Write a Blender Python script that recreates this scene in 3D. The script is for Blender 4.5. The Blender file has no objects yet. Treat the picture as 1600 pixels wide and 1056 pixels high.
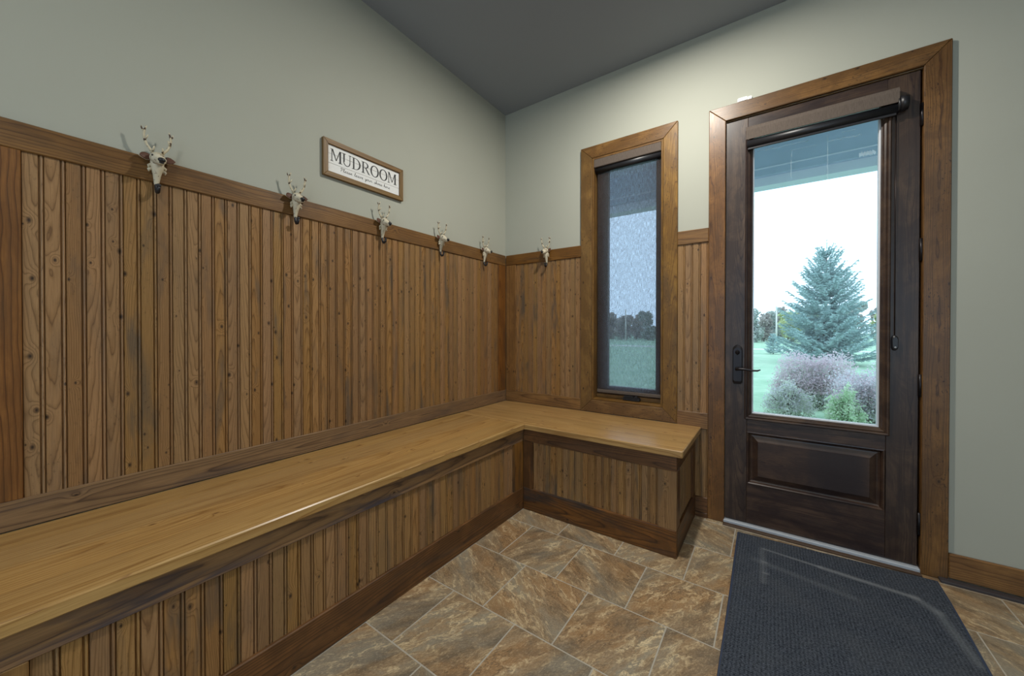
import bpy, bmesh, math, random
import numpy as np
from mathutils import Vector, Matrix
random.seed(7); np.random.seed(7)
scene = bpy.context.scene
COL = scene.collection

# ------------------------------------------------------------------ camera
cam_d = bpy.data.cameras.new('camera'); cam = bpy.data.objects.new('camera', cam_d); COL.objects.link(cam)
scene.camera = cam
_yaw, _pitch, _roll = .6053, -.0069, .0008
_f = Vector((-math.sin(_yaw)*math.cos(_pitch), math.cos(_yaw)*math.cos(_pitch), math.sin(_pitch)))
_r = Vector((math.cos(_yaw), math.sin(_yaw), 0)); _u = _r.cross(_f)
_r2 = _r*math.cos(_roll) + _u*math.sin(_roll); _u2 = _r2.cross(_f)
cam.matrix_world = Matrix(((_r2.x, _u2.x, -_f.x, 1.899), (_r2.y, _u2.y, -_f.y, -2.5719), (_r2.z, _u2.z, -_f.z, 1.1817), (0, 0, 0, 1)))
cam_d.sensor_fit = 'HORIZONTAL'; cam_d.sensor_width = 36
cam_d.lens = 576.2067/1600*36
cam_d.shift_x = -7.9377/1600; cam_d.shift_y = -9.373/1600
cam_d.clip_start = .02; cam_d.clip_end = 400

# ------------------------------------------------------------------ world, exposure
scene.view_settings.view_transform = 'Standard'; scene.view_settings.look = 'None'
scene.view_settings.gamma = 1; scene.view_settings.use_curve_mapping = False
scene.view_settings.exposure = 0.07
w = bpy.data.worlds.new('sky'); scene.world = w; w.use_nodes = True
w.node_tree.nodes['Background'].inputs[0].default_value = (.62, .81, 1.0, 1)
w.node_tree.nodes['Background'].inputs[1].default_value = 2.5

def down_light(loc, radius, power, color=(1, .96, .88), spread=180):
    d = bpy.data.lights.new('ceiling_lamp_light', 'AREA'); d.shape = 'DISK'; d.size = radius*2
    d.energy = power; d.color = color; d.spread = math.radians(spread)
    o = bpy.data.objects.new('ceiling_lamp_light', d); COL.objects.link(o); o.location = loc
    return o

# ------------------------------------------------------------------ dimensions (metres; z = 0 floor, corner of the two walls at x = y = 0)
H = 3.042
CT, CB = 1.8181, 1.7305            # wainscot cap
RT, ZB, ZT = .6587, .5673, .5315   # rail above bench, bench top, its underside
BD = .5785; PB = .553              # bench top depth, bench front face
BXE, PXE = 1.532, 1.499            # bench end (top, panel)
ZRB, ZBA = .4492, .1442            # bench top rail bottom, base rail top
P = .0438                          # bead board pitch
DW = .02                           # drywall lies this far behind the trim faces

# ------------------------------------------------------------------ helpers
WORLD = {}
def link(name, mesh, world, parent=None):
    o = bpy.data.objects.new(name, mesh); COL.objects.link(o)
    WORLD[o.name] = world.copy()
    if parent is not None:
        o.parent = parent; o.matrix_basis = WORLD[parent.name].inverted() @ world
    else:
        o.matrix_world = world
    return o
def empty(name, loc, rotz=0):
    m = Matrix.Translation(loc) @ Matrix.Rotation(rotz, 4, 'Z')
    o = link(name, None, m); o.empty_display_size = .05
    return o
def tag(o, label=None, cat=None, group=None, kind=None):
    if label: o['label'] = label
    if cat: o['category'] = cat
    if group: o['group'] = group
    if kind: o['kind'] = kind
    return o
def mesh_of(bm, name, mat, smooth=False):
    me = bpy.data.meshes.new(name); bm.normal_update(); bm.to_mesh(me); bm.free()
    if mat: me.materials.append(mat)
    if smooth:
        for p in me.polygons: p.use_smooth = True
    return me
def pydata(name, v, f, mat, smooth=False):
    me = bpy.data.meshes.new(name); me.from_pydata([tuple(map(float, a)) for a in v], [], f); me.update()
    if mat: me.materials.append(mat)
    if smooth:
        for p in me.polygons: p.use_smooth = True
    return me
AX = {'x': Vector((1, 0, 0)), 'y': Vector((0, 1, 0)), 'z': Vector((0, 0, 1)),
      '-x': Vector((-1, 0, 0)), '-y': Vector((0, -1, 0)), '-z': Vector((0, 0, -1))}
def frame(c, lx, lz):
    lx = AX[lx]; lz = AX[lz]; ly = lz.cross(lx)
    return Matrix(((lx.x, ly.x, lz.x, c[0]), (lx.y, ly.y, lz.y, c[1]), (lx.z, ly.z, lz.z, c[2]), (0, 0, 0, 1)))
CACHE = {}
def bar_mesh(L, W, T, mat, bev=.0018, m0=0, m1=0):
    """bar along local x; m0/m1 = mitre: +1 shortens the +y side at that end, -1 the -y side"""
    k = (round(L, 4), round(W, 4), round(T, 4), mat.name, bev, m0, m1)
    if k in CACHE: return CACHE[k]
    bm = bmesh.new(); vs = []
    for z in (-T/2, T/2):
        for y in (-W/2, W/2):
            for e, m in ((-1, m0), (1, m1)):
                cut = W if (m and (y > 0) == (m > 0)) else 0
                vs.append(bm.verts.new((e*(L/2-cut), y, z)))
    for q in ((0, 2, 3, 1), (4, 5, 7, 6), (0, 1, 5, 4), (2, 6, 7, 3), (0, 4, 6, 2), (1, 3, 7, 5)):
        bm.faces.new([vs[i] for i in q])
    bmesh.ops.recalc_face_normals(bm, faces=bm.faces)
    if bev: bmesh.ops.bevel(bm, geom=list(bm.edges), offset=min(bev, T*.3), segments=1, affect='EDGES')
    CACHE[k] = mesh_of(bm, 'bar', mat); return CACHE[k]
def bar(name, lo, hi, along, out, mat, parent=None, bev=.0018, m0=0, m1=0):
    """box lo..hi in world; grain along axis 'along', outward face 'out'"""
    lo, hi = Vector(lo), Vector(hi); c = (lo+hi)/2; d = hi-lo
    fr = frame(c, along, out)
    dim = [abs(sum(fr[r][k]*d[r] for r in range(3))) for k in range(3)]
    return link(name, bar_mesh(dim[0], dim[1], dim[2], mat, bev, m0, m1), fr, parent)
def boxes(name, lst, mat, parent=None, bev=0):
    bm = bmesh.new()
    for lo, hi in lst:
        v = [bm.verts.new((x, y, z)) for z in (lo[2], hi[2]) for y in (lo[1], hi[1]) for x in (lo[0], hi[0])]
        for q in ((0, 2, 3, 1), (4, 5, 7, 6), (0, 1, 5, 4), (2, 6, 7, 3), (0, 4, 6, 2), (1, 3, 7, 5)):
            bm.faces.new([v[i] for i in q])
    bmesh.ops.recalc_face_normals(bm, faces=bm.faces)
    if bev: bmesh.ops.bevel(bm, geom=list(bm.edges), offset=bev, segments=2, affect='EDGES')
    return link(name, mesh_of(bm, name, mat), Matrix.Identity(4), parent)
def tube_data(pts, rad, seg=8, cap=True):
    pts = [Vector(p) for p in pts]; n = len(pts)
    if not hasattr(rad, '__len__'): rad = [rad]*n
    V, F = [], []; up = None
    for i, p in enumerate(pts):
        t = (pts[min(i+1, n-1)]-pts[max(i-1, 0)]).normalized()
        if up is None:
            up = Vector((0, 0, 1)) if abs(t.z) < .9 else Vector((1, 0, 0))
        a = (up - t*up.dot(t)).normalized(); b = t.cross(a); up = a
        for k in range(seg):
            q = 2*math.pi*k/seg; V.append(p + (a*math.cos(q)+b*math.sin(q))*rad[i])
    for i in range(n-1):
        for k in range(seg):
            F.append((i*seg+k, i*seg+(k+1) % seg, (i+1)*seg+(k+1) % seg, (i+1)*seg+k))
    if cap:
        F.append(tuple(range(seg-1, -1, -1))); F.append(tuple((n-1)*seg+k for k in range(seg)))
    return V, F
def join(*parts):
    V, F = [], []
    for v, f in parts:
        o = len(V); V += list(v); F += [tuple(i+o for i in q) for q in f]
    return V, F
def loft(rings):
    seg = len(rings[0]); V = [p for r in rings for p in r]; F = []
    for i in range(len(rings)-1):
        for k in range(seg):
            F.append((i*seg+k, i*seg+(k+1) % seg, (i+1)*seg+(k+1) % seg, (i+1)*seg+k))
    F.append(tuple(range(seg-1, -1, -1))); F.append(tuple((len(rings)-1)*seg+k for k in range(seg)))
    return V, F
def ell(c, u, v, a, b, seg=12):
    c, u, v = Vector(c), Vector(u), Vector(v)
    return [c+u*(a*math.cos(2*math.pi*k/seg))+v*(b*math.sin(2*math.pi*k/seg)) for k in range(seg)]
def blob(c, r, seg=10, rg=7, mtx=None):
    V, F = [], []
    for i in range(rg+1):
        th = math.pi*i/rg
        for k in range(seg):
            ph = 2*math.pi*k/seg
            p = Vector((r[0]*math.sin(th)*math.cos(ph), r[1]*math.sin(th)*math.sin(ph), r[2]*math.cos(th)))
            if mtx: p = mtx @ p
            V.append(p+Vector(c))
    for i in range(rg):
        for k in range(seg):
            F.append((i*seg+k, (i+1)*seg+k, (i+1)*seg+(k+1) % seg, i*seg+(k+1) % seg))
    return V, F

# ------------------------------------------------------------------ materials
class NT:
    def __init__(s, name):
        s.m = bpy.data.materials.new(name); s.m.use_nodes = True; s.t = s.m.node_tree
        s.b = s.t.nodes['Principled BSDF']; s.out = s.t.nodes['Material Output']
    def n(s, typ, **kw):
        nd = s.t.nodes.new('ShaderNode'+typ)
        for k, v in kw.items(): setattr(nd, k, v)
        return nd
    def put(s, sock, v):
        if isinstance(v, bpy.types.NodeSocket): s.t.links.new(v, sock)
        elif v is not None: sock.default_value = v
    def math(s, op, a, b=None, c=None, clamp=False):
        nd = s.n('Math', operation=op, use_clamp=clamp)
        for i, v in enumerate((a, b, c)):
            if v is not None: s.put(nd.inputs[i], v)
        return nd.outputs[0]
    def comb(s, x, y, z):
        nd = s.n('CombineXYZ')
        for i, v in enumerate((x, y, z)): s.put(nd.inputs[i], v)
        return nd.outputs[0]
    def sep(s, v):
        nd = s.n('SeparateXYZ'); s.put(nd.inputs[0], v); return nd.outputs
    def noise(s, vec, scale=1, detail=3, rough=.5, dist=0, col=False):
        nd = s.n('TexNoise'); s.put(nd.inputs['Vector'], vec); s.put(nd.inputs['Scale'], scale)
        nd.inputs['Detail'].default_value = detail; nd.inputs['Roughness'].default_value = rough; nd.inputs['Distortion'].default_value = dist
        return nd.outputs['Color' if col else 'Fac']
    def ramp(s, f, stops, interp='LINEAR'):
        nd = s.n('ValToRGB'); s.put(nd.inputs[0], f); cr = nd.color_ramp; cr.interpolation = interp
        while len(cr.elements) < len(stops): cr.elements.new(.5)
        for e, (p, c) in zip(cr.elements, stops):
            e.position = p; e.color = (c[0], c[1], c[2], 1) if hasattr(c, '__len__') else (c, c, c, 1)
        return nd.outputs[0]
    def mix(s, f, a, b, mode='MIX'):
        nd = s.n('Mix', data_type='RGBA', blend_type=mode); s.put(nd.inputs[0], f)
        for i, v in ((6, a), (7, b)):
            if hasattr(v, '__len__') and not isinstance(v, bpy.types.NodeSocket): v = (v[0], v[1], v[2], 1)
            s.put(nd.inputs[i], v)
        return nd.outputs[2]
    def obj(s): return s.n('TexCoord').outputs['Object']
    def rnd(s): return s.n('ObjectInfo').outputs['Random']
    def bump(s, h, strength=.3, dist=.002):
        nd = s.n('Bump'); s.put(nd.inputs['Height'], h); nd.inputs['Strength'].default_value = strength; nd.inputs['Distance'].default_value = dist
        s.t.links.new(nd.outputs[0], s.b.inputs['Normal']); return nd
    def fin(s, col=None, rough=.5, metal=0, spec=.5, **kw):
        if col is not None:
            if not isinstance(col, bpy.types.NodeSocket): col = (col[0], col[1], col[2], 1)
            s.put(s.b.inputs['Base Color'], col)
        s.put(s.b.inputs['Roughness'], rough); s.b.inputs['Metallic'].default_value = metal
        s.b.inputs['Specular IOR Level'].default_value = spec
        return s.m
def plain(name, col, rough=.5, metal=0, spec=.5, var=.06, scale=30):
    t = NT(name); p = t.obj(); nz = t.noise(p, scale, 3)
    c = t.mix(nz, [x*(1-var) for x in col], [min(1, x*(1+var)) for x in col])
    return t.fin(c, rough, metal, spec)
def wood(name, light, mid, dark, ringf=150, hue=.008, sat=.12, stain=.5, stain_col=(.05, .045, .045), knots=.5, rough=.4, tint=.22, planks=0, knot_col=(.03, .015, .008), coat=0, blotch=0, specks=0, streak=0):
    t = NT(name); rn = t.rnd(); x, y, z = t.sep(t.obj())
    def frac(k): return t.math('FRACT', t.math('MULTIPLY', rn, k))
    r1, r2, r3 = frac(17.31), frac(71.7), frac(239.1)
    off = t.math('MULTIPLY', rn, 83.0)
    if planks:
        pid = t.math('FLOOR', t.math('DIVIDE', y, planks)); wn = t.n('TexWhiteNoise', noise_dimensions='2D')
        t.put(wn.inputs['Vector'], t.comb(pid, off, 0)); c3 = t.sep(wn.outputs['Color'])
        r1, r2, r3 = c3[0], c3[1], c3[2]
        off = t.math('ADD', off, t.math('MULTIPLY', wn.outputs['Value'], 37.0))
        yl = t.math('SUBTRACT', y, t.math('MULTIPLY', t.math('ADD', pid, .5), planks))
    else: yl = y
    xo = t.math('ADD', x, off)
    # knots
    kv = t.comb(t.math('MULTIPLY', xo, 7.5), t.math('ADD', t.math('MULTIPLY', yl, 13.0), off), 0)
    vo = t.n('TexVoronoi', voronoi_dimensions='2D'); t.put(vo.inputs['Vector'], kv); vo.inputs['Scale'].default_value = 1
    gate = t.math('LESS_THAN', t.sep(vo.outputs['Color'])[0], knots*.55)
    kd = vo.outputs['Distance']
    ksz = t.math('MULTIPLY_ADD', t.sep(vo.outputs['Color'])[1], .055, .03)
    kq = t.math('DIVIDE', kd, ksz)
    kmask = t.math('MULTIPLY', gate, t.math('SUBTRACT', 1.25, kq, clamp=True), clamp=True)
    kswirl = t.math('MULTIPLY', gate, t.math('POWER', 2.718, t.math('MULTIPLY', t.math('MULTIPLY', kq, kq), -.16)))
    # growth rings
    nw = t.noise(t.comb(t.math('MULTIPLY', xo, 1.7), t.math('MULTIPLY', yl, 7.0), t.math('ADD', z, off)), 1, 2)
    nw2 = t.noise(t.comb(t.math('MULTIPLY', xo, 9.0), t.math('MULTIPLY', yl, 45.0), off), 1, 2)
    y2 = t.math('ADD', t.math('ADD', yl, t.math('MULTIPLY_ADD', r1, .07, -.035)), t.math('MULTIPLY_ADD', nw, .05, -.025))
    z2 = t.math('ADD', t.math('ADD', z, t.math('MULTIPLY_ADD', r2, .05, .008)), t.math('MULTIPLY', x, t.math('MULTIPLY_ADD', r3, .09, -.045)))
    rr = t.math('SQRT', t.math('ADD', t.math('MULTIPLY', y2, y2), t.math('MULTIPLY', z2, z2)))
    rr = t.math('ADD', rr, t.math('MULTIPLY', kswirl, .013)); rr = t.math('ADD', rr, t.math('MULTIPLY', nw2, .0045))
    rg = t.math('FRACT', t.math('MULTIPLY', rr, ringf))
    col = t.ramp(rg, [(0, mid), (.12, light), (.55, light), (.86, mid), (.96, dark), (1, mid)])
    fib = t.noise(t.comb(t.math('MULTIPLY', xo, 14), t.math('MULTIPLY', y, 420), t.math('MULTIPLY', z, 420)), 1, 3, .6)
    col = t.mix(t.ramp(fib, [(.35, .42), (.7, 0)]), col, dark, 'MIX')
    # blue-grey stain and wear
    if stain:
        sn = t.noise(t.comb(t.math('MULTIPLY', xo, 2.4), t.math('MULTIPLY', yl, 16.0), off), 1, 4, .6, .4)
        sm = t.math('MULTIPLY', t.ramp(sn, [(.50, 0), (.66, 1)]), t.math('MULTIPLY', stain, t.math('MULTIPLY_ADD', r3, 1.0, .25)), clamp=True)
        col = t.mix(sm, col, stain_col)
    if blotch:
        bn = t.noise(t.comb(t.math('MULTIPLY', xo, 5.0), t.math('MULTIPLY', y, 9.0), t.math('MULTIPLY', z, 9.0)), 1, 5, .65, .6)
        col = t.mix(t.math('MULTIPLY', t.ramp(bn, [(.44, 1), (.6, 0)]), blotch), col, dark)
    if streak:
        bn = t.noise(t.comb(t.math('MULTIPLY', xo, 1.3), t.math('MULTIPLY', y, 34.0), t.math('MULTIPLY', z, 9.0)), 1, 5, .6, .3)
        col = t.mix(t.math('MULTIPLY', t.ramp(bn, [(.50, 0), (.68, 1)]), streak), col, dark)
    if specks:
        bn = t.noise(t.comb(t.math('MULTIPLY', xo, 60.0), t.math('MULTIPLY', y, 110.0), t.math('MULTIPLY', z, 110.0)), 1, 2, .6)
        b2 = t.noise(t.comb(t.math('MULTIPLY', xo, 4.0), t.math('MULTIPLY', y, 9.0), 0), 1, 2, .6)
        col = t.mix(t.math('MULTIPLY', t.math('MULTIPLY', t.ramp(bn, [(.60, 0), (.68, 1)]), t.ramp(b2, [(.42, 0), (.6, 1)])), specks), col, knot_col)
    col = t.mix(kmask, col, knot_col)
    hs = t.n('HueSaturation'); t.put(hs.inputs['Color'], col)
    t.put(hs.inputs['Value'], t.math('MULTIPLY_ADD', r2, tint*2, 1-tint)); t.put(hs.inputs['Hue'], t.math('MULTIPLY_ADD', r1, hue, .5-hue/2))
    t.put(hs.inputs['Saturation'], t.math('MULTIPLY_ADD', r3, sat, 1-sat/2))
    t.bump(t.math('ADD', fib, t.math('MULTIPLY', rg, .4)), .12, .0008)
    m = t.fin(hs.outputs[0], t.math('MULTIPLY_ADD', fib, .2, rough-.1), 0, .4)
    if coat: t.b.inputs['Coat Weight'].default_value = coat; t.b.inputs['Coat Roughness'].default_value = .24
    return m
M = {}
M['bead'] = wood('stained pine bead board', (.35, .195, .078), (.27, .143, .052), (.14, .070, .025), 230, stain=.75, stain_col=(.11, .080, .055), knots=1.25, specks=.35, rough=.42, tint=.11)
M['rail'] = wood('stained pine rail', (.30, .155, .046), (.225, .110, .030), (.08, .036, .012), 120, stain=.7, stain_col=(.05, .036, .024), knots=.35, rough=.38, tint=.14, blotch=.3)
M['stile'] = wood('reddish stained pine stile', (.25, .112, .030), (.18, .076, .019), (.07, .028, .009), 130, stain=.5, stain_col=(.05, .034, .022), knots=.3, rough=.38, tint=.1, blotch=.3)
M['casing_door'] = wood('reddish brown alder casing', (.235, .115, .034), (.185, .086, .024), (.06, .027, .010), 190, specks=.8, stain=.5, stain_col=(.055, .038, .028), knots=.3, rough=.36, tint=.1, blotch=.5)
M['base'] = wood('stained bench base board', (.21, .088, .026), (.13, .052, .016), (.04, .018, .008), 110, stain=.85, stain_col=(.035, .03, .028), knots=.3, rough=.42, tint=.12, blotch=.45)
M['apron'] = wood('blue stained pine apron', (.30, .175, .080), (.20, .112, .052), (.075, .043, .025), 120, stain=1.0, stain_col=(.055, .045, .05), knots=.3, rough=.42, tint=.1)
M['casing'] = wood('stained alder casing', (.28, .150, .042), (.235, .118, .031), (.085, .040, .014), 190, specks=.8, stain=.45, stain_col=(.055, .038, .028), knots=.3, rough=.36, tint=.1, blotch=.5)
M['seat'] = wood('honey pine bench top', (.54, .335, .122), (.47, .275, .090), (.26, .128, .038), 95, stain=.28, stain_col=(.22, .125, .05), knots=.35, rough=.33, tint=.05, hue=.002, sat=.05, planks=.145, knot_col=(.16, .07, .025), coat=.5, streak=.7)
M['door'] = wood('dark walnut stained door', (.098, .058, .036), (.072, .041, .026), (.018, .010, .010), 260, streak=.75, stain=.8, stain_col=(.012, .010, .014), knots=0, rough=.36, tint=.08, blotch=.6)
M['sash'] = wood('dark brown window sash', (.10, .055, .028), (.07, .035, .02), (.03, .016, .01), 120, stain=.2, stain_col=(.03, .02, .015), knots=0, rough=.4)
M['frame'] = wood('oak sign frame', (.24, .135, .040), (.18, .095, .026), (.09, .045, .014), 160, stain=.1, stain_col=(.05, .04, .03), knots=0, rough=.5, tint=.05)

def wall_paint(name, col, b=.12):
    t = NT(name); p = t.n('NewGeometry').outputs['Position']
    n1 = t.noise(p, 2.2, 3); n2 = t.noise(p, 220, 2)
    c = t.mix(n1, [v*.96 for v in col], [v*1.04 for v in col]); t.bump(n2, b, .0008)
    return t.fin(c, .75, 0, .25)
M['wall'] = wall_paint('greige wall paint', (.42, .425, .36))
M['ceiling'] = wall_paint('ceiling paint', (.28, .305, .335))
# slate-look porcelain
t = NT('slate look porcelain tile'); rn = t.rnd(); p = t.obj(); x, y, z = t.sep(p); o1 = t.math('MULTIPLY', rn, 91.0)
ang = t.math('MULTIPLY', t.math('FLOOR', t.math('MULTIPLY', t.math('FRACT', t.math('MULTIPLY', rn, 57.3)), 4)), math.pi/2)
vr = t.n('VectorRotate', rotation_type='Z_AXIS'); t.put(vr.inputs['Vector'], p); t.put(vr.inputs['Angle'], ang)
x, y, z = t.sep(vr.outputs[0]); q = t.comb(t.math('ADD', x, o1), t.math('MULTIPLY_ADD', x, .9, t.math('MULTIPLY', y, 1.9)), o1)
wv = t.noise(q, 5, 4, .6, 0, True)
qv = t.n('VectorMath', operation='ADD'); t.put(qv.inputs[0], q)
sc = t.n('VectorMath', operation='SCALE'); t.put(sc.inputs[0], wv); sc.inputs['Scale'].default_value = .16; t.t.links.new(sc.outputs[0], qv.inputs[1])
n1 = t.noise(qv.outputs[0], 4.2, 9, .70, .25); n2 = t.noise(qv.outputs[0], 7.5, 8, .66, .3); n3 = t.noise(qv.outputs[0], 2.6, 4, .55, .3)
c = t.ramp(n1, [(.28, (.060, .047, .036)), (.42, (.15, .105, .062)), (.52, (.25, .175, .100)), (.62, (.23, .20, .145)), (.74, (.46, .36, .22))])
c = t.mix(t.ramp(n3, [(.50, 0), (.64, .6)]), c, (.27, .145, .055))
c = t.mix(t.ramp(n3, [(.36, .6), (.47, 0)]), c, (.165, .160, .132))
vein = t.ramp(t.math('ABSOLUTE', t.math('SUBTRACT', n2, .5)), [(0, .9), (.028, 0)])
c = t.mix(t.math('MULTIPLY', vein, t.ramp(n1, [(.45, .1), (.6, 1)])), c, (.60, .48, .29))
dk = t.ramp(t.math('ABSOLUTE', t.math('SUBTRACT', n2, .44)), [(0, .8), (.016, 0)])
c = t.mix(t.math('MULTIPLY', dk, t.ramp(n3, [(.42, 0), (.58, 1)])), c, (.05, .036, .025))
sp = t.noise(q, 120, 4, .75); c = t.mix(t.ramp(sp, [(.5, 0), (.72, .55)]), c, (.085, .07, .052))
c = t.mix(t.ramp(sp, [(.28, .45), (.47, 0)]), c, (.50, .42, .29))
t.bump(n1, .35, .002); M['tile'] = t.fin(t.mix(1.0, c, (1.35, 1.33, 1.30), 'MULTIPLY'), .42, 0, .45)
M['grout'] = plain('grey beige grout', (.43, .39, .32), .9, var=.15)
# door mat
t = NT('charcoal loop mat'); p = t.obj(); x, y, z = t.sep(p)
wx = t.math('SINE', t.math('MULTIPLY', x, 2*math.pi/.0125)); wy = t.math('SINE', t.math('MULTIPLY', y, 2*math.pi/.0085))
jn = t.noise(p, 170, 4, .8); hgt = t.math('MULTIPLY_ADD', jn, 7.0, t.math('MULTIPLY', t.math('ADD', wx, t.math('MULTIPLY', wy, 1.4)), .28))
c = t.mix(t.ramp(t.math('MULTIPLY_ADD', hgt, .34, -.72), [(.1, 0), (.95, 1)]), (.016, .020, .030), (.155, .178, .22))
n1 = t.noise(p, 5, 4, .6); c = t.mix(t.ramp(n1, [(.45, 0), (.75, .3)]), c, (.15, .16, .17))
def segd(ax, ay, bx, by, wd):
    dx, dy = bx-ax, by-ay; L2 = dx*dx+dy*dy
    px = t.math('SUBTRACT', x, ax); py = t.math('SUBTRACT', y, ay)
    h = t.math('DIVIDE', t.math('ADD', t.math('MULTIPLY', px, dx), t.math('MULTIPLY', py, dy)), L2, clamp=True)
    ex = t.math('SUBTRACT', px, t.math('MULTIPLY', h, dx)); ey = t.math('SUBTRACT', py, t.math('MULTIPLY', h, dy))
    d = t.math('SQRT', t.math('ADD', t.math('MULTIPLY', ex, ex), t.math('MULTIPLY', ey, ey)))
    return t.math('SUBTRACT', 1, t.math('DIVIDE', t.math('ADD', d, t.math('MULTIPLY_ADD', n1, wd, -wd*.5)), wd), clamp=True)
MX, MY = 2.14, -.66      # mat centre
SCUFF = ((1.868, -.208, 2.10, -.232, .013, .5), (2.10, -.232, 2.42, -.262, .021, .6), (2.42, -.262, 2.47, -.33, .03, .35), (2.47, -.33, 2.50, -.60, .028, .3), (1.86, -.21, 1.87, -.52, .022, .22), (1.83, -.34, 2.2, -.42, .03, .16), (1.865, -.34, 1.88, -.34, .012, .4), (1.872, -.44, 1.885, -.44, .012, .4))
for a in SCUFF:
    c = t.mix(t.math('MULTIPLY', segd(a[0]-MX, a[1]-MY, a[2]-MX, a[3]-MY, a[4]), a[5]), c, (.36, .38, .40))
t.bump(hgt, .8, .002); M['mat'] = t.fin(c, .95, 0, .1)
M['rubber'] = plain('dark navy rubber edge', (.03, .045, .085), .7)
M['black'] = plain('black powder coat', (.012, .012, .015), .4)
M['bronze'] = plain('oil rubbed bronze', (.025, .022, .024), .35, .7)
M['alu'] = plain('aluminium threshold', (.42, .45, .49), .5, .0)
M['bead_vinyl'] = plain('pale grey glazing bead', (.55, .58, .62), .5)
M['sill'] = plain('brown sill strip', (.075, .042, .022), .6, var=.3)
M['dkstrip'] = plain('dark slate base strip', (.045, .038, .04), .6, var=.2)
M['white'] = plain('white plastic', (.75, .76, .76), .4)
M['signwhite'] = plain('white painted board', (.78, .78, .76), .6, var=.05, scale=60)
M['ink'] = plain('black print', (.012, .012, .014), .6)
t = NT('cream cast iron'); p = t.obj(); n1 = t.noise(p, 70, 4, .65); n2 = t.noise(p, 28, 3)
c = t.mix(n2, (.50, .43, .29), (.70, .64, .50)); c = t.mix(t.ramp(n1, [(.56, 0), (.66, 1)]), c, (.12, .055, .025)); M['cream'] = t.fin(c, .55, 0, .4)
t = NT('cream antler paint'); p = t.obj(); n1 = t.noise(p, 62, 2, .5)
c = t.mix(t.ramp(n1, [(.52, 0), (.58, 1)]), (.62, .54, .38), (.07, .035, .02)); M['antler'] = t.fin(c, .5)
M['ear'] = plain('rust brown ear', (.10, .04, .022), .6, var=.3, scale=80)
# glass
def glassy(name, tint, refl=.9):
    t = NT(name); tr = t.n('BsdfTransparent'); tr.inputs[0].default_value = (*tint, 1); gl = t.n('BsdfGlossy'); gl.inputs['Roughness'].default_value = .01
    fr = t.n('Fresnel'); fr.inputs[0].default_value = 1.3; mx = t.n('MixShader')
    t.put(mx.inputs[0], t.math('MULTIPLY', fr.outputs[0], refl)); t.t.links.new(tr.outputs[0], mx.inputs[1]); t.t.links.new(gl.outputs[0], mx.inputs[2])
    t.t.links.new(mx.outputs[0], t.out.inputs[0]); return t.m
M['glass'] = glassy('clear window glass', (.95, .985, .98))
t = NT('brown solar shade weave'); p = t.obj(); x, y, z = t.sep(p)
st = t.noise(t.comb(t.math('MULTIPLY', x, 420), t.math('MULTIPLY', y, 26), 0), 1, 3, .7); st2 = t.noise(t.comb(t.math('MULTIPLY', x, 60), t.math('MULTIPLY', y, 420), 0), 1, 2, .6)
k = t.math('MULTIPLY_ADD', st, .55, t.math('MULTIPLY', st2, .30))
op = t.math('MULTIPLY_ADD', k, 1.1, .055, clamp=True)
tr = t.n('BsdfTransparent'); tr.inputs[0].default_value = (.93, .95, 1, 1); df = t.n('BsdfDiffuse')
t.put(df.inputs[0], t.mix(st, (.055, .045, .042), (.13, .105, .095))); mx = t.n('MixShader'); t.put(mx.inputs[0], op)
tlc = t.n('BsdfTranslucent'); tlc.inputs[0].default_value = (.30, .32, .36, 1); fb = t.n('MixShader'); fb.inputs[0].default_value = .45
t.t.links.new(df.outputs[0], fb.inputs[1]); t.t.links.new(tlc.outputs[0], fb.inputs[2])
t.t.links.new(fb.outputs[0], mx.inputs[1]); t.t.links.new(tr.outputs[0], mx.inputs[2]); t.t.links.new(mx.outputs[0], t.out.inputs[0]); M['shade'] = t.m
t = NT('brown woven valance'); p = t.obj(); x, y, z = t.sep(p)
st = t.noise(t.comb(t.math('MULTIPLY', x, 420), t.math('MULTIPLY', y, 40), t.math('MULTIPLY', z, 40)), 1, 3, .7)
M['valance'] = t.fin(t.mix(st, (.055, .042, .035), (.17, .135, .11)), .8, 0, .2)
# outdoors
M['soffit'] = plain('grey porch soffit', (.56, .66, .74), .7, var=.1, scale=3)
M['fascia'] = plain('blue grey fascia', (.46, .56, .66), .7, var=.1, scale=3)
M['fascia_light'] = plain('pale fascia trim', (.74, .80, .86), .7, var=.05, scale=3)
t = NT('lawn grass'); p = t.n('NewGeometry').outputs['Position']
c = t.ramp(t.noise(p, 1.2, 6, .7), [(.3, (.24, .38, .25)), (.55, (.34, .48, .33)), (.75, (.46, .57, .42))]); M['lawn'] = t.fin(c, .9, 0, .1)
M['road'] = plain('pale gravel road', (.62, .60, .58), .9)
M['concrete'] = plain('porch concrete', (.35, .34, .33), .9)
def leafmat(name, a, b, scale=3, trans=.35):
    t = NT(name); p = t.n('NewGeometry').outputs['Position']; c = t.mix(t.ramp(t.noise(p, scale, 4, .7), [(.3, 0), (.7, 1)]), a, b)
    df = t.n('BsdfDiffuse'); tl = t.n('BsdfTranslucent'); t.put(df.inputs[0], c); t.put(tl.inputs[0], c); mx = t.n('MixShader'); mx.inputs[0].default_value = trans
    t.t.links.new(df.outputs[0], mx.inputs[1]); t.t.links.new(tl.outputs[0], mx.inputs[2]); t.t.links.new(mx.outputs[0], t.out.inputs[0]); return t.m
M['needle'] = leafmat('blue spruce needles', (.30, .42, .42), (.54, .68, .65), 2.5)
M['bark'] = plain('grey brown bark', (.16, .13, .11), .9, var=.3, scale=12)
M['pink'] = leafmat('mauve pink flower heads', (.60, .46, .50), (.74, .64, .66), 4, .5)
M['mauve'] = leafmat('mauve grey foliage', (.58, .53, .58), (.70, .70, .70), 4, .5)
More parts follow.
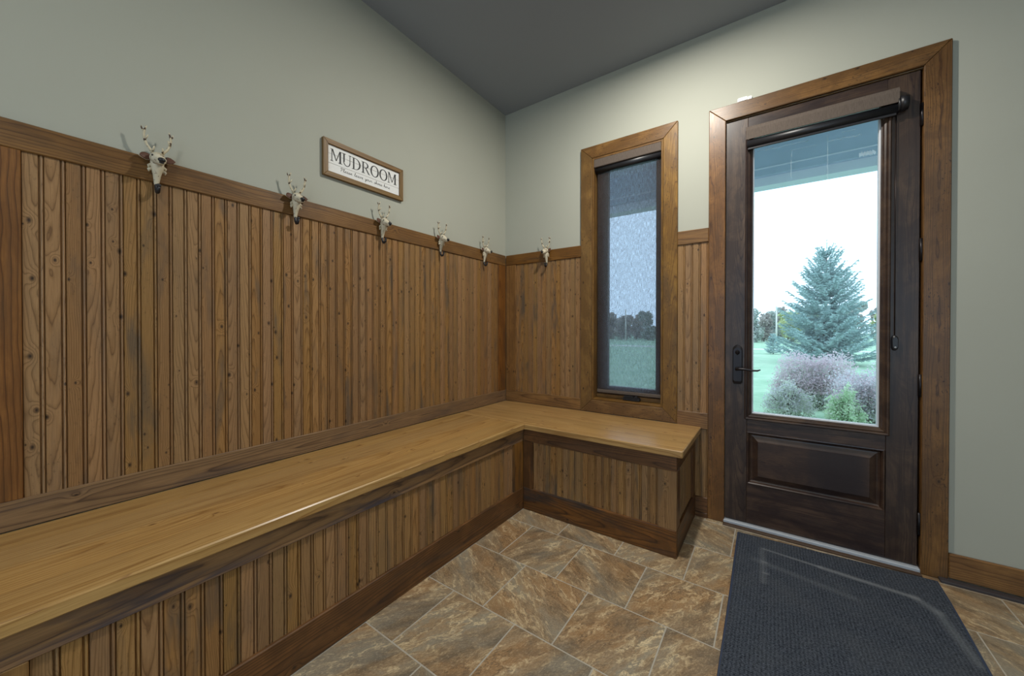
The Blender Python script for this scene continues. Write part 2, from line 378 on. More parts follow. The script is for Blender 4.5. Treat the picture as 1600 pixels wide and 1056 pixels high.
M['green'] = leafmat('fresh green foliage', (.44, .60, .38), (.62, .72, .54), 4, .5)
M['sage'] = leafmat('sage green foliage', (.50, .57, .46), (.66, .68, .58), 4, .5)
M['autumn1'] = leafmat('yellow green autumn leaves', (.42, .50, .22), (.62, .64, .36), .5)  # all distant leaf colours are lightened to stand in for haze
M['autumn2'] = leafmat('grey green distant leaves', (.32, .37, .32), (.50, .53, .48), .5)
M['autumn3'] = leafmat('rust brown distant leaves', (.36, .32, .28), (.52, .47, .42), .5)
M['pole'] = plain('weathered pale pole', (.60, .56, .50), .9)
M['cloudy'] = glassy('residue film', (.75, .8, .85), .2)

# ------------------------------------------------------------------ room shell
XR, YF = 4.3, -5.0
WIN = (.7928, 1.298, .66, 2.4513); DOR = (1.661, 2.494, 0, 2.45)
YO = .19
wall_left = tag(boxes('wall_left', [((-.18, YF, -.05), (-DW, YO, H+.1))], M['wall']), 'greige painted wall above the wood wainscot and the long bench', kind='structure')
wb = [((-DW, DW, -.05), (WIN[0], YO, H+.1)), ((WIN[0], DW, -.05), (WIN[1], YO, WIN[2])), ((WIN[0], DW, WIN[3]), (WIN[1], YO, H+.1)),
      ((WIN[1], DW, -.05), (DOR[0], YO, H+.1)), ((DOR[0], DW, DOR[3]), (DOR[1], YO, H+.1)), ((DOR[1], DW, -.05), (XR+.2, YO, H+.1))]
wall_back = tag(boxes('wall_back', wb, M['wall']), 'greige painted wall holding the window and the glazed door', kind='structure')
tag(boxes('ceiling', [((-.18, YF-.2, H), (XR+.2, YO, H+.12))], M['ceiling']), 'flat grey painted ceiling', kind='structure')
tag(boxes('wall_right', [((XR, YF, -.05), (XR+.15, DW, H))], M['wall']), 'greige painted wall to the right, outside the picture', kind='structure')
tag(boxes('wall_front', [((-.18, YF-.15, -.05), (.9, YF, H)), ((4.0, YF-.15, -.05), (XR+.2, YF, H)), ((.9, YF-.15, -.05), (4.0, YF, .3)), ((.9, YF-.15, 2.4), (4.0, YF, H))], M['wall']), 'greige painted wall behind the viewer with a wide opening added for fill daylight', kind='structure')  # unseen opening, added so soft sky light fills the room
floor = tag(boxes('floor', [((-.18, YF, -.08), (XR+.2, .03, -.0010))], M['grout']), 'slate look porcelain tiles laid in half offset rows', kind='structure')
# tiles
TP = .335; G = .0048
def tile(x0, x1, y0, y1):
    c = ((x0+x1)/2, (y0+y1)/2, -.004)
    link('tile', bar_mesh(x1-x0-G, y1-y0-G, .008, M['tile'], .0012), Matrix.Translation(c), floor)
rowy = [-.037]+[-.3665-.3335*i for i in range(9)]
for i in range(len(rowy)-1):
    x0 = .72 if i % 2 == 0 else .888
    k0 = -1
    for k in range(k0, 11):
        xa = x0+TP*k
        xb = min(xa+TP, XR)
        if xb < .60 or xa > 3.95: continue
        if xa < PB-.02: xa = PB-.02
        if rowy[i] > -.2 and xb < PXE: continue
        tile(xa, xb, rowy[i+1], rowy[i])
for k in range(-1, 8):   # cut strip against the door wall
    xa = .888+TP*k
    if xa+TP > PXE and xa < 3.9: tile(max(xa, PXE-.01), xa+TP, -.037, .016)

# ------------------------------------------------------------------ wainscot
def bead_mesh(L, wd=P):
    k = ('bead', round(L, 4), round(wd, 4))
    if k in CACHE: return CACHE[k]
    h = wd/2; d = -.006
    prof = [(-h, d), (-h+.0012, 0), (-h+.0026, 0), (-h+.0058, .0004), (-h+.0072, 0), (-h+.0088, d), (-h+.0104, 0), (h-.0016, 0), (h, d)]
    prof = [(-h, d), (-h+.0022, -.0006), (-h+.0042, .0002), (-h+.0062, -.0006), (-h+.0084, d), (-h+.0100, d), (-h+.0118, 0), (h-.0018, 0), (h, d)]
    n = len(prof); V = [(e*L/2, y, z) for e in (-1, 1) for y, z in prof] + [(e*L/2, s*h, -.0115) for e in (-1, 1) for s in (-1, 1)]
    F = [(i, i+1, n+i+1, n+i) for i in range(n-1)]
    F.append(tuple(list(range(n-1, -1, -1))+[2*n, 2*n+1])); F.append(tuple(list(range(n, 2*n))+[2*n+3, 2*n+2]))
    F += [(0, n, 2*n+2, 2*n), (n-1, 2*n+1, 2*n+3, 2*n-1)]
    CACHE[k] = pydata('bead_board', V, F, M['bead']); return CACHE[k]
def beads(parent, wallx, face, a0, a1, z0, z1, flip=False):
    """row of vertical bead boards from a0 to a1 along the wall; wallx: 'x' plane x=face facing +x, 'y' plane y=face facing -y"""
    n = max(1, round((a1-a0)/P)); wd = (a1-a0)/n
    for i in range(n):
        a = a0+(i+.5)*wd
        if wallx == 'x': fr = frame((face, a, (z0+z1)/2), 'z', 'x')
        else: fr = frame((a, face, (z0+z1)/2), 'z', '-y')
        link('bead_board', bead_mesh(z1-z0, wd), fr, parent)
# left wall
YE = -3.25
bar('cap_rail', (-.02, YE, CB), (.0, 0, CT), 'y', 'x', M['rail'], wall_left, .003)
bar('bottom_rail', (-.02, YE, ZB+.0005), (.0, 0, RT), 'y', 'x', M['apron'], wall_left, .002)
for y0, y1 in ((-2.61, -2.5053), (-.1026, 0), (YE, YE+.1)):
    bar('stile', (-.02, y0, RT), (-.0005, y1, CB), 'z', 'x', M['stile'], wall_left)
beads(wall_left, 'x', -.008, -2.5053, -.1026, RT, CB)
beads(wall_left, 'x', -.008, YE+.1, -2.61, RT, CB)
# door wall
bar('cap_rail', (.0005, 0, CB), (.703, .02, CT), 'x', '-y', M['stile'], wall_back, .003)
bar('cap_rail', (1.389, 0, CB), (1.57, .02, CT), 'x', '-y', M['rail'], wall_back, .003)
bar('bottom_rail', (.0005, 0, ZB+.0005), (.703, .02, RT), 'x', '-y', M['rail'], wall_back)
bar('bottom_rail', (1.389, 0, ZB-.012), (1.57, .02, RT-.003), 'x', '-y', M['rail'], wall_back)
bar('stile', (.0005, .0005, RT), (.1031, .02, CB), 'z', '-y', M['rail'], wall_back)
beads(wall_back, 'y', .008, .1031, .703, RT, CB)
beads(wall_back, 'y', .008, 1.389, 1.57, RT-.003, CB)
beads(wall_back, 'y', .008, PXE-.045, 1.57, .125, ZB-.012)
bar('base_rail', (PXE, 0, .03), (1.57, .02, .125), 'x', '-y', M['base'], wall_back)
bar('base_strip', (PXE, -.006, 0), (1.57, .02, .03), 'x', '-y', M['base'], wall_back)

# ------------------------------------------------------------------ corner bench
bench = tag(empty('corner_bench', (.3, -.3, 0)), 'L-shaped built-in wooden bench with honey pine seat and bead board front', 'bench')
bar('seat_top', (0.0005, -BD, ZT), (BXE, -.0005, ZB), 'x', 'z', M['seat'], bench, .004)
bar('seat_top', (0.0005, YE, ZT), (BD, -BD-.0008, ZB), 'y', 'z', M['seat'], bench, .004)
bar('top_rail', (PB-.02, YE, ZRB), (PB, -PB, ZT), 'y', 'x', M['apron'], bench)
bar('top_rail', (PB, -PB, ZRB), (PXE, -PB+.02, ZT), 'x', '-y', M['base'], bench)
bar('base_rail', (PB-.02, YE, 0), (PB+.001, -PB, ZBA), 'y', 'x', M['base'], bench, .003)
bar('base_rail', (PB, -PB-.001, 0), (PXE, -PB+.02, ZBA), 'x', '-y', M['base'], bench, .003)
for y0, y1 in ((-.661, -PB), (-2.61, -2.5194), (YE, YE+.1)):
    bar('stile', (PB-.02, y0, ZBA), (PB, y1, ZRB), 'z', 'x', M['rail'], bench)
bar('stile', (PB, -PB, ZBA), (.6246, -PB+.02, ZRB), 'z', '-y', M['base'], bench)
bar('stile', (1.405, -PB, ZBA), (PXE, -PB+.02, ZRB), 'z', '-y', M['bead'], bench)
beads(bench, 'x', PB-.010, -2.5194, -.661, ZBA, ZRB)
beads(bench, 'x', PB-.010, YE+.1, -2.61, ZBA, ZRB)
beads(bench, 'y', -PB+.010, .6246, 1.405, ZBA, ZRB)
# bench end facing the door
bar('top_rail', (PXE-.02, -PB+.02, ZRB), (PXE, 0, ZT), 'y', 'x', M['base'], bench)
bar('base_rail', (PXE-.02, -PB+.02, 0), (PXE+.001, 0, ZBA), 'y', 'x', M['base'], bench)
bar('stile', (PXE-.02, -PB+.02, ZBA), (PXE, -PB+.085, ZRB), 'z', 'x', M['base'], bench)
bar('stile', (PXE-.02, -.085, ZBA), (PXE, 0, ZRB), 'z', 'x', M['base'], bench)
beads(bench, 'x', PXE-.010, -PB+.085, -.085, ZBA, ZRB)

# ------------------------------------------------------------------ window
win = tag(empty('window_1', (1.045, .05, .567)), 'tall narrow window with wide mitred wood casing behind a solar shade', kind='structure')
# local y = out x along; for along z, out -y: ly = (-y) x z = -x
bar('casing', (.703, 0, ZB+.001), (.793, DW, 2.5413), 'z', '-y', M['casing'], win, .003, m0=-1, m1=-1)
bar('casing', (1.298, 0, ZB+.001), (1.389, DW, 2.5413), 'z', '-y', M['casing'], win, .003, m0=1, m1=1)
# along x, out -y: ly = (-y) x x = +z
bar('casing', (.703, -.0005, 2.451), (1.389, DW, 2.5413), 'x', '-y', M['casing'], win, .003, m0=-1, m1=-1)
bar('casing', (.703, -.0005, ZB+.001), (1.389, DW, .6585), 'x', '-y', M['casing'], win, .003, m0=1, m1=1)
bar('jamb', (.7935, .004, .66), (.807, .15, 2.451), 'z', 'x', M['casing'], win)
bar('jamb', (1.284, .004, .66), (1.2975, .15, 2.451), 'z', '-x', M['casing'], win)
bar('jamb', (.807, .004, 2.437), (1.284, .15, 2.451), 'x', '-z', M['casing'], win)
bar('jamb', (.807, .004, .66), (1.284, .15, .674), 'x', 'z', M['casing'], win)
bar('stop', (.807, .066, .674), (1.284, .15, .70), 'x', '-y', M['casing'], win)
for a, b in (((.808, .085, .70), (.885, .13, 2.436)), ((1.232, .085, .70), (1.283, .13, 2.436))):
    bar('sash', a, b, 'z', '-y', M['sash'], win, .004)
bar('sash', (.885, .085, .70), (1.232, .13, .76), 'x', '-y', M['sash'], win, .004)
bar('sash', (.885, .085, 2.37), (1.232, .13, 2.436), 'x', '-y', M['sash'], win, .004)
bar('pane', (.88, .108, .755), (1.237, .113, 2.375), 'x', '-y', M['glass'], win, 0)
lock = boxes('crank_handle', [((1.018, .03, .676), (1.137, .066, .70)), ((1.03, .022, .70), (1.10, .05, .712)), ((1.105, .018, .698), (1.128, .04, .714))], M['black'], win, .004)
# window roller shade
sh = tag(empty('roller_shade', (1.045, .035, .715)), 'brown solar roller shade drawn down over the tall narrow window', 'roller shade')
bar('cassette', (.8075, .002, 2.378), (1.2835, .06, 2.4365), 'x', '-y', M['valance'], sh, .003)
V, F = tube_data([(.812, .036, 2.366), (1.279, .036, 2.366)], .024, 14)
link('roller', pydata('roller', V, F, M['black'], True), Matrix.Identity(4), sh)
bar('shade_fabric', (.822, .0415, .735), (1.280, .0425, 2.36), 'x', '-y', M['shade'], sh, 0)
bar('hem_bar', (.822, .036, .715), (1.280, .048, .738), 'x', '-y', M['valance'], sh, .003)
for z in (1.62, 1.12, 1.0):
    bar('shade_clip', (1.279, .028, z), (1.2838, .05, z+.012), 'z', '-y', M['black'], sh, .001)

# ------------------------------------------------------------------ door
door = tag(empty('door_1', (2.07, .05, 0)), 'dark brown wooden door with one tall clear pane over a raised panel', kind='structure')
trim = tag(empty('trim_1', (2.07, .01, 0)), 'wide mitred brown wood casing around the glazed door', kind='structure')
bar('casing', (1.57, 0, .0), (1.661, DW, 2.541), 'z', '-y', M['casing_door'], trim, .003, m1=-1)
bar('casing', (2.494, 0, .0), (2.585, DW, 2.541), 'z', '-y', M['casing_door'], trim, .003, m1=1)
bar('casing', (1.57, -.0005, 2.45), (2.585, DW, 2.541), 'x', '-y', M['casing_door'], trim, .003, m0=-1, m1=-1)
bar('jamb', (1.645, .021, 0), (1.6565, .185, 2.46), 'z', 'x', M['casing_door'], trim)
bar('jamb', (2.4935, .006, 0), (2.503, .185, 2.46), 'z', '-x', M['casing_door'], trim)
FY, BY = .02, .065      # door slab faces
SL, SR, DB, DTP = 1.6615, 2.4865, .026, 2.443
GX0, GX1, GZ0, GZ1 = 1.764, 2.385, .648, 2.36   # moulded lite frame, outer
bar('door_stile', (SL, FY, DB), (GX0+.012, BY, DTP), 'z', '-y', M['door'], door)
bar('door_stile', (GX1-.012, FY, DB), (SR, BY, DTP), 'z', '-y', M['door'], door)
bar('door_rail', (GX0+.012, FY, GZ1-.01), (GX1-.012, BY, DTP), 'x', '-y', M['door'], door)
bar('door_rail', (GX0+.012, FY, .566), (GX1-.012, BY, GZ0+.01), 'x', '-y', M['door'], door)
bar('door_rail', (GX0+.012, FY, DB), (GX1-.012, BY, .2705), 'x', '-y', M['door'], door)
def picture_frame(name, x0, x1, z0, z1, prof, mat, par):
    """moulding ring in the y plane; prof = [(inset, y)...] from the outside inwards"""
    V, F = [], []
    for ins, yy in prof:
        V += [(x0+ins, yy, z0+ins), (x1-ins, yy, z0+ins), (x1-ins, yy, z1-ins), (x0+ins, yy, z1-ins)]
    for i in range(len(prof)-1):
        for k in range(4):
            F.append((i*4+k, i*4+(k+1) % 4, (i+1)*4+(k+1) % 4, (i+1)*4+k))
    return V, F
V, F = picture_frame('', GX0, GX1, GZ0, GZ1, [(.0, FY+.004), (.0, .008), (.005, .004), (.011, .006), (.014, .012), (.019, .010), (.026, .014), (.031, .022), (.036, .024), (.036, .043)], None, None)
link('glazing_moulding', pydata('glazing_moulding', V, F, M['door']), Matrix.Identity(4), door)
V, F = picture_frame('', GX0+.034, GX1-.034, GZ0+.034, GZ1-.034, [(0, .030), (.008, .034), (.009, .058), (.0, .058)], None, None)
link('glazing_spacer', pydata('glazing_spacer', V, F, M['bead_vinyl']), Matrix.Identity(4), door)
bar('pane', (GX0+.036, .052, GZ0+.036), (GX1-.036, .057, GZ1-.036), 'x', '-y', M['glass'], door, 0)
PX0, PX1, PZ0, PZ1 = 1.781, 2.3655, .2663, .5711
V, F = picture_frame('', PX0-.006, PX1+.006, PZ0-.006, PZ1+.006, [(0, FY+.003), (.002, .014), (.008, .013), (.013, .019), (.017, .030), (.024, .034), (.030, .033), (.056, .020), (.0575, .0175)], None, None)
n = len(V); F.append((n-4, n-3, n-2, n-1))
rp = link('raised_panel', pydata('raised_panel', [(a[0]-2.073, a[1]-.02, a[2]-.4187) for a in V], F, M['door']), Matrix.Translation((2.073, .02, .4187)), door)
boxes('panel_back', [((PX0-.02, .036, PZ0-.02), (PX1+.02, BY, PZ1+.02))], M['door'], door)
for z in (2.277, 1.624, .965, .291):
    V, F = tube_data([(2.4905, .012, z), (2.4905, .012, z-.108)], .0065, 10)
    hg = link('hinge', pydata('hinge', V, F, M['bronze'], True), Matrix.Identity(4), door)
    bar('hinge_leaf', (2.4870, .015, z-.105), (2.4932, .021, z-.003), 'z', '-y', M['bronze'], hg, 0)
# escutcheon with arched top, thumb-turn and lever
V = []; prof = [(-.0255, -.12), (.0255, -.12), (.0255, .095), (.019, .107), (.008, .116), (0, .119), (-.008, .116), (-.019, .107), (-.0255, .095)]
prof[0:2] = [(-.0255, -.108), (-.017, -.119), (.017, -.119), (.0255, -.108)]
n = len(prof)
for s, yy in ((1, .0205), (1, .012), (.86, .008)):
    V += [(1.7275+a*s, yy, .973+b*s) for a, b in prof]
F = [(i*n+k, i*n+(k+1) % n, (i+1)*n+(k+1) % n, (i+1)*n+k) for i in range(2) for k in range(n)] + [tuple(2*n+k for k in range(n))]
esc = link('handle_plate', pydata('handle_plate', V, F, M['bronze']), Matrix.Identity(4), door)
V, F = join(tube_data([(1.7275, .010, .947), (1.7275, -.030, .947)], [.012, .010], 12), tube_data([(1.722, -.034, .947), (1.74, -.040, .949), (1.775, -.042, .949), (1.805, -.042, .944), (1.83, -.042, .945), (1.845, -.042, .951)], [.008, .0085, .0065, .0055, .0055, .003], 10))
link('lever', pydata('lever', V, F, M['bronze'], True), Matrix.Identity(4), esc)
V, F = join(tube_data([(1.7275, .009, 1.045), (1.7275, .000, 1.045)], [.013, .011], 14), blob((1.7275, -.004, 1.045), (.005, .010, .016), 10, 7))
link('thumb_turn', pydata('thumb_turn', V, F, M['bronze'], True), Matrix.Identity(4), esc)
bar('threshold', (1.657, -.004, 0), (2.4935, .185, .023), 'x', 'z', M['alu'], door, .004)
bar('sill_strip', (1.657, -.034, 0), (2.4935, -.0045, .009), 'x', 'z', M['sill'], door, .002)
bar('door_stop', (1.6565, .066, .023), (2.4935, .08, .035), 'x', '-y', M['black'], door, 0)
bar('door_stop', (2.470, .0665, .023), (2.4935, .11, 2.45), 'z', '-y', M['casing'], trim, 0)
bar('door_stop', (1.6565, .0665, .023), (1.676, .11, 2.45), 'z', '-y', M['casing'], trim, 0)
bar('jamb', (1.645, .021, 2.4465), (2.503, .185, 2.46), 'x', '-z', M['casing'], trim)
bar('door_stop', (1.676, .0665, 2.43), (2.470, .11, 2.4465), 'x', '-y', M['casing'], trim, 0)
# faint adhesive residue on the inner face of the pane
def ribbon(pts, wd, y):
    V, F = [], []
    for i, (a, b) in enumerate(pts):
        V += [(a, y, b-wd/2*(1+.5*math.sin(i*2.3))), (a, y, b+wd/2*(1+.4*math.cos(i*1.7)))]
    F = [(2*i, 2*i+2, 2*i+3, 2*i+1) for i in range(len(pts)-1)]
    return V, F
rs = []
random.seed(3)
for (xa, xb, zz, wd, amp) in ((1.86, 2.06, 2.238, .004, .008), (1.985, 2.10, 2.203, .002, .001), (2.14, 2.28, 2.205, .005, .010), (1.82, 1.90, 2.243, .003, .005), (2.27, 2.335, 2.10, .02, .006), (2.20, 2.26, 2.24, .003, .003)):
    n = 22; rs.append(ribbon([(xa+(xb-xa)*i/n, zz+random.uniform(-amp, amp)*.6) for i in range(n+1)], wd, .0515))
for (xx, za, zb) in ((1.985, 2.165, 2.203), (1.983, 2.05, 2.15), (2.143, 2.0, 2.24)):
    rs.append(([(xx-.0012, .0515, za), (xx+.0012, .0515, za), (xx+.0012, .0515, zb), (xx-.0012, .0515, zb)], [(0, 1, 2, 3)]))
V, F = join(*rs)
t = NT('pale adhesive residue'); tr = t.n('BsdfTransparent'); df = t.n('BsdfDiffuse'); df.inputs[0].default_value = (.85, .9, .95, 1); tl = t.n('BsdfTranslucent'); tl.inputs[0].default_value = (.85, .9, .95, 1)
a_ = t.n('MixShader'); t.t.links.new(df.outputs[0], a_.inputs[1]); t.t.links.new(tl.outputs[0], a_.inputs[2]); a_.inputs[0].default_value = .6
b_ = t.n('MixShader'); b_.inputs[0].default_value = .4; t.t.links.new(tr.outputs[0], b_.inputs[1]); t.t.links.new(a_.outputs[0], b_.inputs[2]); t.t.links.new(b_.outputs[0], t.out.inputs[0])
link('glue_residue', pydata('glue_residue', V, F, t.m), Matrix.Identity(4), door)
# door roller shade (rolled up)
ds = tag(empty('roller_shade', (2.085, -.02, 2.24)), 'brown roller shade rolled up at the top of the glazed door', 'roller shade')
V = []
for xx in (1.767, 2.405):
    V += [(xx, FY, 2.372), (xx, -.012, 2.372), (xx, -.026, 2.362), (xx, -.030, 2.345), (xx, -.030, 2.292), (xx, -.026, 2.292), (xx, -.026, 2.345), (xx, FY, 2.36)]
F = [(k, (k+1) % 8, 8+(k+1) % 8, 8+k) for k in range(8)] + [tuple(range(7, -1, -1)), tuple(range(8, 16))]
link('valance', pydata('valance', V, F, M['valance']), Matrix.Identity(4), ds)
V, F = tube_data([(1.772, -.004, 2.272), (2.40, -.004, 2.272)], .0235, 16)
link('roller', pydata('roller', V, F, M['black'], True), Matrix.Identity(4), ds)
V, F = join(tube_data([(2.4005, -.006, 2.285), (2.408, -.006, 2.285)], .034, 18), tube_data([(2.408, -.006, 2.29), (2.438, -.006, 2.29)], [.036, .034], 18))
link('bracket', pydata('bracket', V, F, M['black'], True), Matrix.Identity(4), ds)
bar('hem_bar', (1.775, -.012, 2.238), (2.398, -.004, 2.256), 'x', '-y', M['black'], ds, .002)
V, F = tube_data([(2.401, .012, 2.26), (2.4015, .013, 1.15)], .0018, 6)
link('pull_cord', pydata('pull_cord', V, F, M['bronze'], True), Matrix.Identity(4), ds)
V = []; nn = 14; F = []
cv = [(.0125*math.cos(a), .022*math.sin(a)) for a in [2*math.pi*k/nn for k in range(nn)]]
cv = [(a, b-.018 if b < 0 else b+.016) for a, b in cv]
for yy, s in ((.0195, 1), (.004, .95), (.000, .75)): V += [(2.4015+a*s, yy, 1.117+b*s) for a, b in cv]
F = [(i*nn+k, i*nn+(k+1) % nn, (i+1)*nn+(k+1) % nn, (i+1)*nn+k) for i in range(2) for k in range(nn)]+[tuple(2*nn+k for k in range(nn))]
ch = link('cord_tensioner', pydata('cord_tensioner', V, F, M['black'], False), Matrix.Identity(4), ds)
V, F = blob((2.4015, -.0015, 1.094), (.004, .003, .004), 8, 6); link('screw', pydata('screw', V, F, M['alu'], True), Matrix.Identity(4), ch)
# white contact sensor standing on the casing head
sn = tag(empty('contact_sensor', (1.756, .01, 2.541)), 'small white plastic sensor on top of the door casing', 'sensor')
boxes('sensor_body', [((1.722, .004, 2.5415), (1.772, .0195, 2.566))], M['white'], sn, .003)
boxes('sensor_magnet', [((1.7735, .006, 2.5415), (1.794, .0195, 2.562))], M['white'], sn, .0025)
# baseboard right of the door
bb = tag(empty('baseboard_right', (2.9, .01, 0)), 'low brown wood baseboard with dark strip to the right of the door', kind='structure')
bar('baseboard', (2.586, .002, .0135), (XR, DW, .1295), 'x', '-y', M['rail'], bb, .004)
bar('base_strip', (2.552, -.034, 0), (XR, .002, .0125), 'x', 'z', M['dkstrip'], bb, .002)

# ------------------------------------------------------------------ door mat
mc = Vector((MX, MY, 0))
mat = tag(empty('door_mat', (MX, MY, 0)), 'dark charcoal loop pile door mat with pale scuff marks', 'door mat')
mp = [(1.737, -.078), (2.0, -.064), (2.3, -.047), (2.543, -.036), (2.541, -.2), (2.534, -.4), (2.524, -.62), (2.515, -.9), (2.51, -1.24), (2.1, -1.27), (1.75, -1.285), (1.748, -1.1), (1.745, -.7), (1.740, -.35)]
def slab(poly, zs, inset):
    c = Vector((sum(p[0] for p in poly)/len(poly), sum(p[1] for p in poly)/len(poly)))
    n = len(poly); V = []
    for z, i in zip(zs, inset):
        for p in poly:
            d = c-Vector(p); V.append((p[0]+d.x/d.length*i-MX, p[1]+d.y/d.length*i-MY, z))
    F = [(r*n+(k+1) % n, r*n+k, (r+1)*n+k, (r+1)*n+(k+1) % n) for r in range(len(zs)-1) for k in range(n)]
    F.append(tuple((len(zs)-1)*n+k for k in range(n-1, -1, -1)))
    return V, F
V, F = slab(mp, (.0003, .004, .0055), (0, .0015, .004)); 
link('rubber_backing', pydata('rubber_backing', V, F, M['rubber']), Matrix.Translation(mc), mat)
V, F = slab(mp, (.005, .0085, .0105), (.010, .012, .016))
link('pile', pydata('pile', V, F, M['mat']), Matrix.Translation(mc), mat)

# ------------------------------------------------------------------ deer head coat hooks
def make_hook():
    root = empty('coat_hook', (0, 0, 0))
    X, Y, Z = Vector((1, 0, 0)), Vector((0, 1, 0)), Vector((0, 0, 1))
    I = Matrix.Identity(4)
    # bust tapering down to the hook
    rings = []
    for z, x, a, b in ((.024, .006, .006, .014), (.012, .012, .012, .018), (-.004, .018, .018, .019), (-.020, .019, .018, .018), (-.034, .016, .015, .015), (-.050, .012, .011, .011), (-.066, .009, .008, .009), (-.080, .007, .006, .007), (-.092, .006, .0045, .0055)):
        rings.append(ell((x, 0, z), X, Y, a, b, 14))
    V, F = loft(rings); bust = link('bust', pydata('bust', V, F, M['cream'], True), I, root)
    # ruff of fur tufts on both sides of the neck
    tu = []
    for s in (-1, 1):
        for z, l in ((-.020, .008), (-.034, .006)):
            tu.append(tube_data([(.014, s*.014, z+.006), (.016, s*.023, z), (.013, s*(.018+l*.7), z-.008)], [.007, .005, .0008], 7))
    V, F = join(*tu); link('neck_fur', pydata('neck_fur', V, F, M['cream'], True), I, bust)
    # head: skull to muzzle
    ax = Vector((.94, 0, -.34)); up = Vector((.34, 0, .94)); rings = []
    for d, off, a, b in ((-.010, .000, .010, .010), (.000, .001, .0195, .019), (.014, .003, .0235, .022), (.028, .002, .0215, .020), (.040, -.001, .0172, .016), (.052, -.003, .0138, .0135), (.062, -.003, .0125, .0125), (.069, -.003, .0100, .010), (.072, -.003, .005, .005)):
        rings.append(ell(Vector((.014, 0, .012))+ax*d+up*off, Y, up, a, b, 16))
    V, F = loft(rings); head = link('head', pydata('head', V, F, M['cream'], True), I, root)
    tip = Vector((.014, 0, .012))+ax*.069
    V, F = join(blob(tip+up*.003, (.008, .0110, .0085), 12, 8), blob(tip+up*-.006, (.006, .008, .004), 10, 6)); link('nose', pydata('nose', V, F, M['black'], True), I, head)
    for s in (-1, 1):
        V, F = blob(Vector((.014, s*.0185, .012))+ax*.030+up*.011, (.0040, .0028, .0036), 8, 6); link('eye', pydata('eye', V, F, M['black'], True), I, head)
        # ear: cupped leaf drooping outwards
        rings = []
        d = Vector((.05, s*.90, -.34 if s < 0 else -.12)).normalized(); n1 = Vector((.95, s*-.1, .25)).normalized(); n2 = d.cross(n1).normalized()
        for q, a in ((0, .005), (.006, .0105), (.014, .0145), (.022, .0135), (.030, .0085), (.036, .0015)):
            rings.append(ell(Vector((.014, s*.015, .018))+d*q+n1*(q*q*6), n2, n1, a, .0022, 10))
        V, F = loft(rings); ear = link('ear', pydata('ear', V, F, M['ear'], True), I, head)
        rings2 = [ell(Vector((.014, s*.015, .018))+d*q+n1*(q*q*6)-n1*.0018, n2, n1, a*1.05, .002, 10) for q, a in ((0, .005), (.006, .0105), (.014, .0145), (.022, .0135), (.030, .0085), (.037, .0015))]
        V, F = loft(rings2); link('ear_back', pydata('ear_back', V, F, M['cream'], True), I, ear)
        # antler
        main = [(.018, s*.011, .026), (.018, s*.018, .040), (.019, s*.028, .054), (.021, s*.0345, .072), (.024, s*.0365, .090), (.028, s*.034, .105), (.031, s*.030, .117)]
        parts = [tube_data(main, [.0046, .0042, .0040, .0038, .0035, .0030, .0018], 8),
                 tube_data([(.018, s*.014, .032), (.030, s*.013, .040), (.036, s*.011, .050)], [.0036, .0034, .0020], 7),
                 tube_data([(.021, s*.0345, .070), (.030, s*.030, .076), (.034, s*.027, .085)], [.0034, .0030, .0016], 7),
                 tube_data([(.026, s*.0355, .097), (.024, s*.042, .106), (.023, s*.043, .115)], [.0030, .0026, .0014], 7)]
        V, F = join(*parts); link('antler', pydata('antler', V, F, M['antler'], True), I, root)
    V, F = join(tube_data([(.006, 0, -.070), (.0075, 0, -.088), (.010, 0, -.102), (.018, 0, -.112), (.028, 0, -.112), (.035, 0, -.104), (.0375, 0, -.093)], [.006, .0065, .0066, .0064, .006, .0056, .005], 10), blob((.0378, 0, -.091), (.0068, .0068, .0068), 10, 7))
    link('hook', pydata('hook', V, F, M['black'], True), I, root)
    return root
def copy_tree(o, parent=None):
    c = o.copy(); COL.objects.link(c); WORLD[c.name] = WORLD[o.name].copy()
    if parent is not None: c.parent = parent
    for ch in list(o.children): copy_tree(ch, c)
    return c
proto = make_hook()
HK = [((.0005, -2.203, 1.802), 0, 'cream deer head coat hook nearest the left edge, largest of the row'),
      ((.0005, -1.716, 1.802), 0, 'cream deer head coat hook left of the framed sign, second in the row'),
      ((.0005, -1.234, 1.802), 0, 'cream deer head coat hook just below the right end of the framed sign'),
      ((.0005, -.770, 1.802), 0, 'cream deer head coat hook between the sign and the corner, fourth in the row'),
      ((.0005, -.300, 1.802), 0, 'cream deer head coat hook on the long wall right beside the corner'),
      ((.412, -.0005, 1.798), -math.pi/2, 'cream deer head coat hook alone on the window wall')]
allh = [proto]+[copy_tree(proto) for _ in HK[1:]]
for o, (loc, rz, lab) in zip(allh, HK):
    o.matrix_basis = Matrix.Translation(loc) @ Matrix.Rotation(rz, 4, 'Z'); tag(o, lab, 'coat hook', 'deer head coat hooks on the cap rail')

# ------------------------------------------------------------------ framed sign
Y0, Y1, Z0, Z1 = -1.576, -1.0775, 1.9814, 2.1752
sg = tag(empty('framed_sign', (-.01, (Y0+Y1)/2, Z0)), 'brown framed white sign reading MUDROOM above the coat hooks', 'sign')
FW = .026; xf = .0
# along y, out +x : ly = x cross y = z
bar('frame_rail', (-.0195, Y0, Z1-FW), (xf, Y1, Z1), 'y', 'x', M['frame'], sg, .0015, m0=-1, m1=-1)
bar('frame_rail', (-.0195, Y0, Z0), (xf, Y1, Z0+FW), 'y', 'x', M['frame'], sg, .0015, m0=1, m1=1)
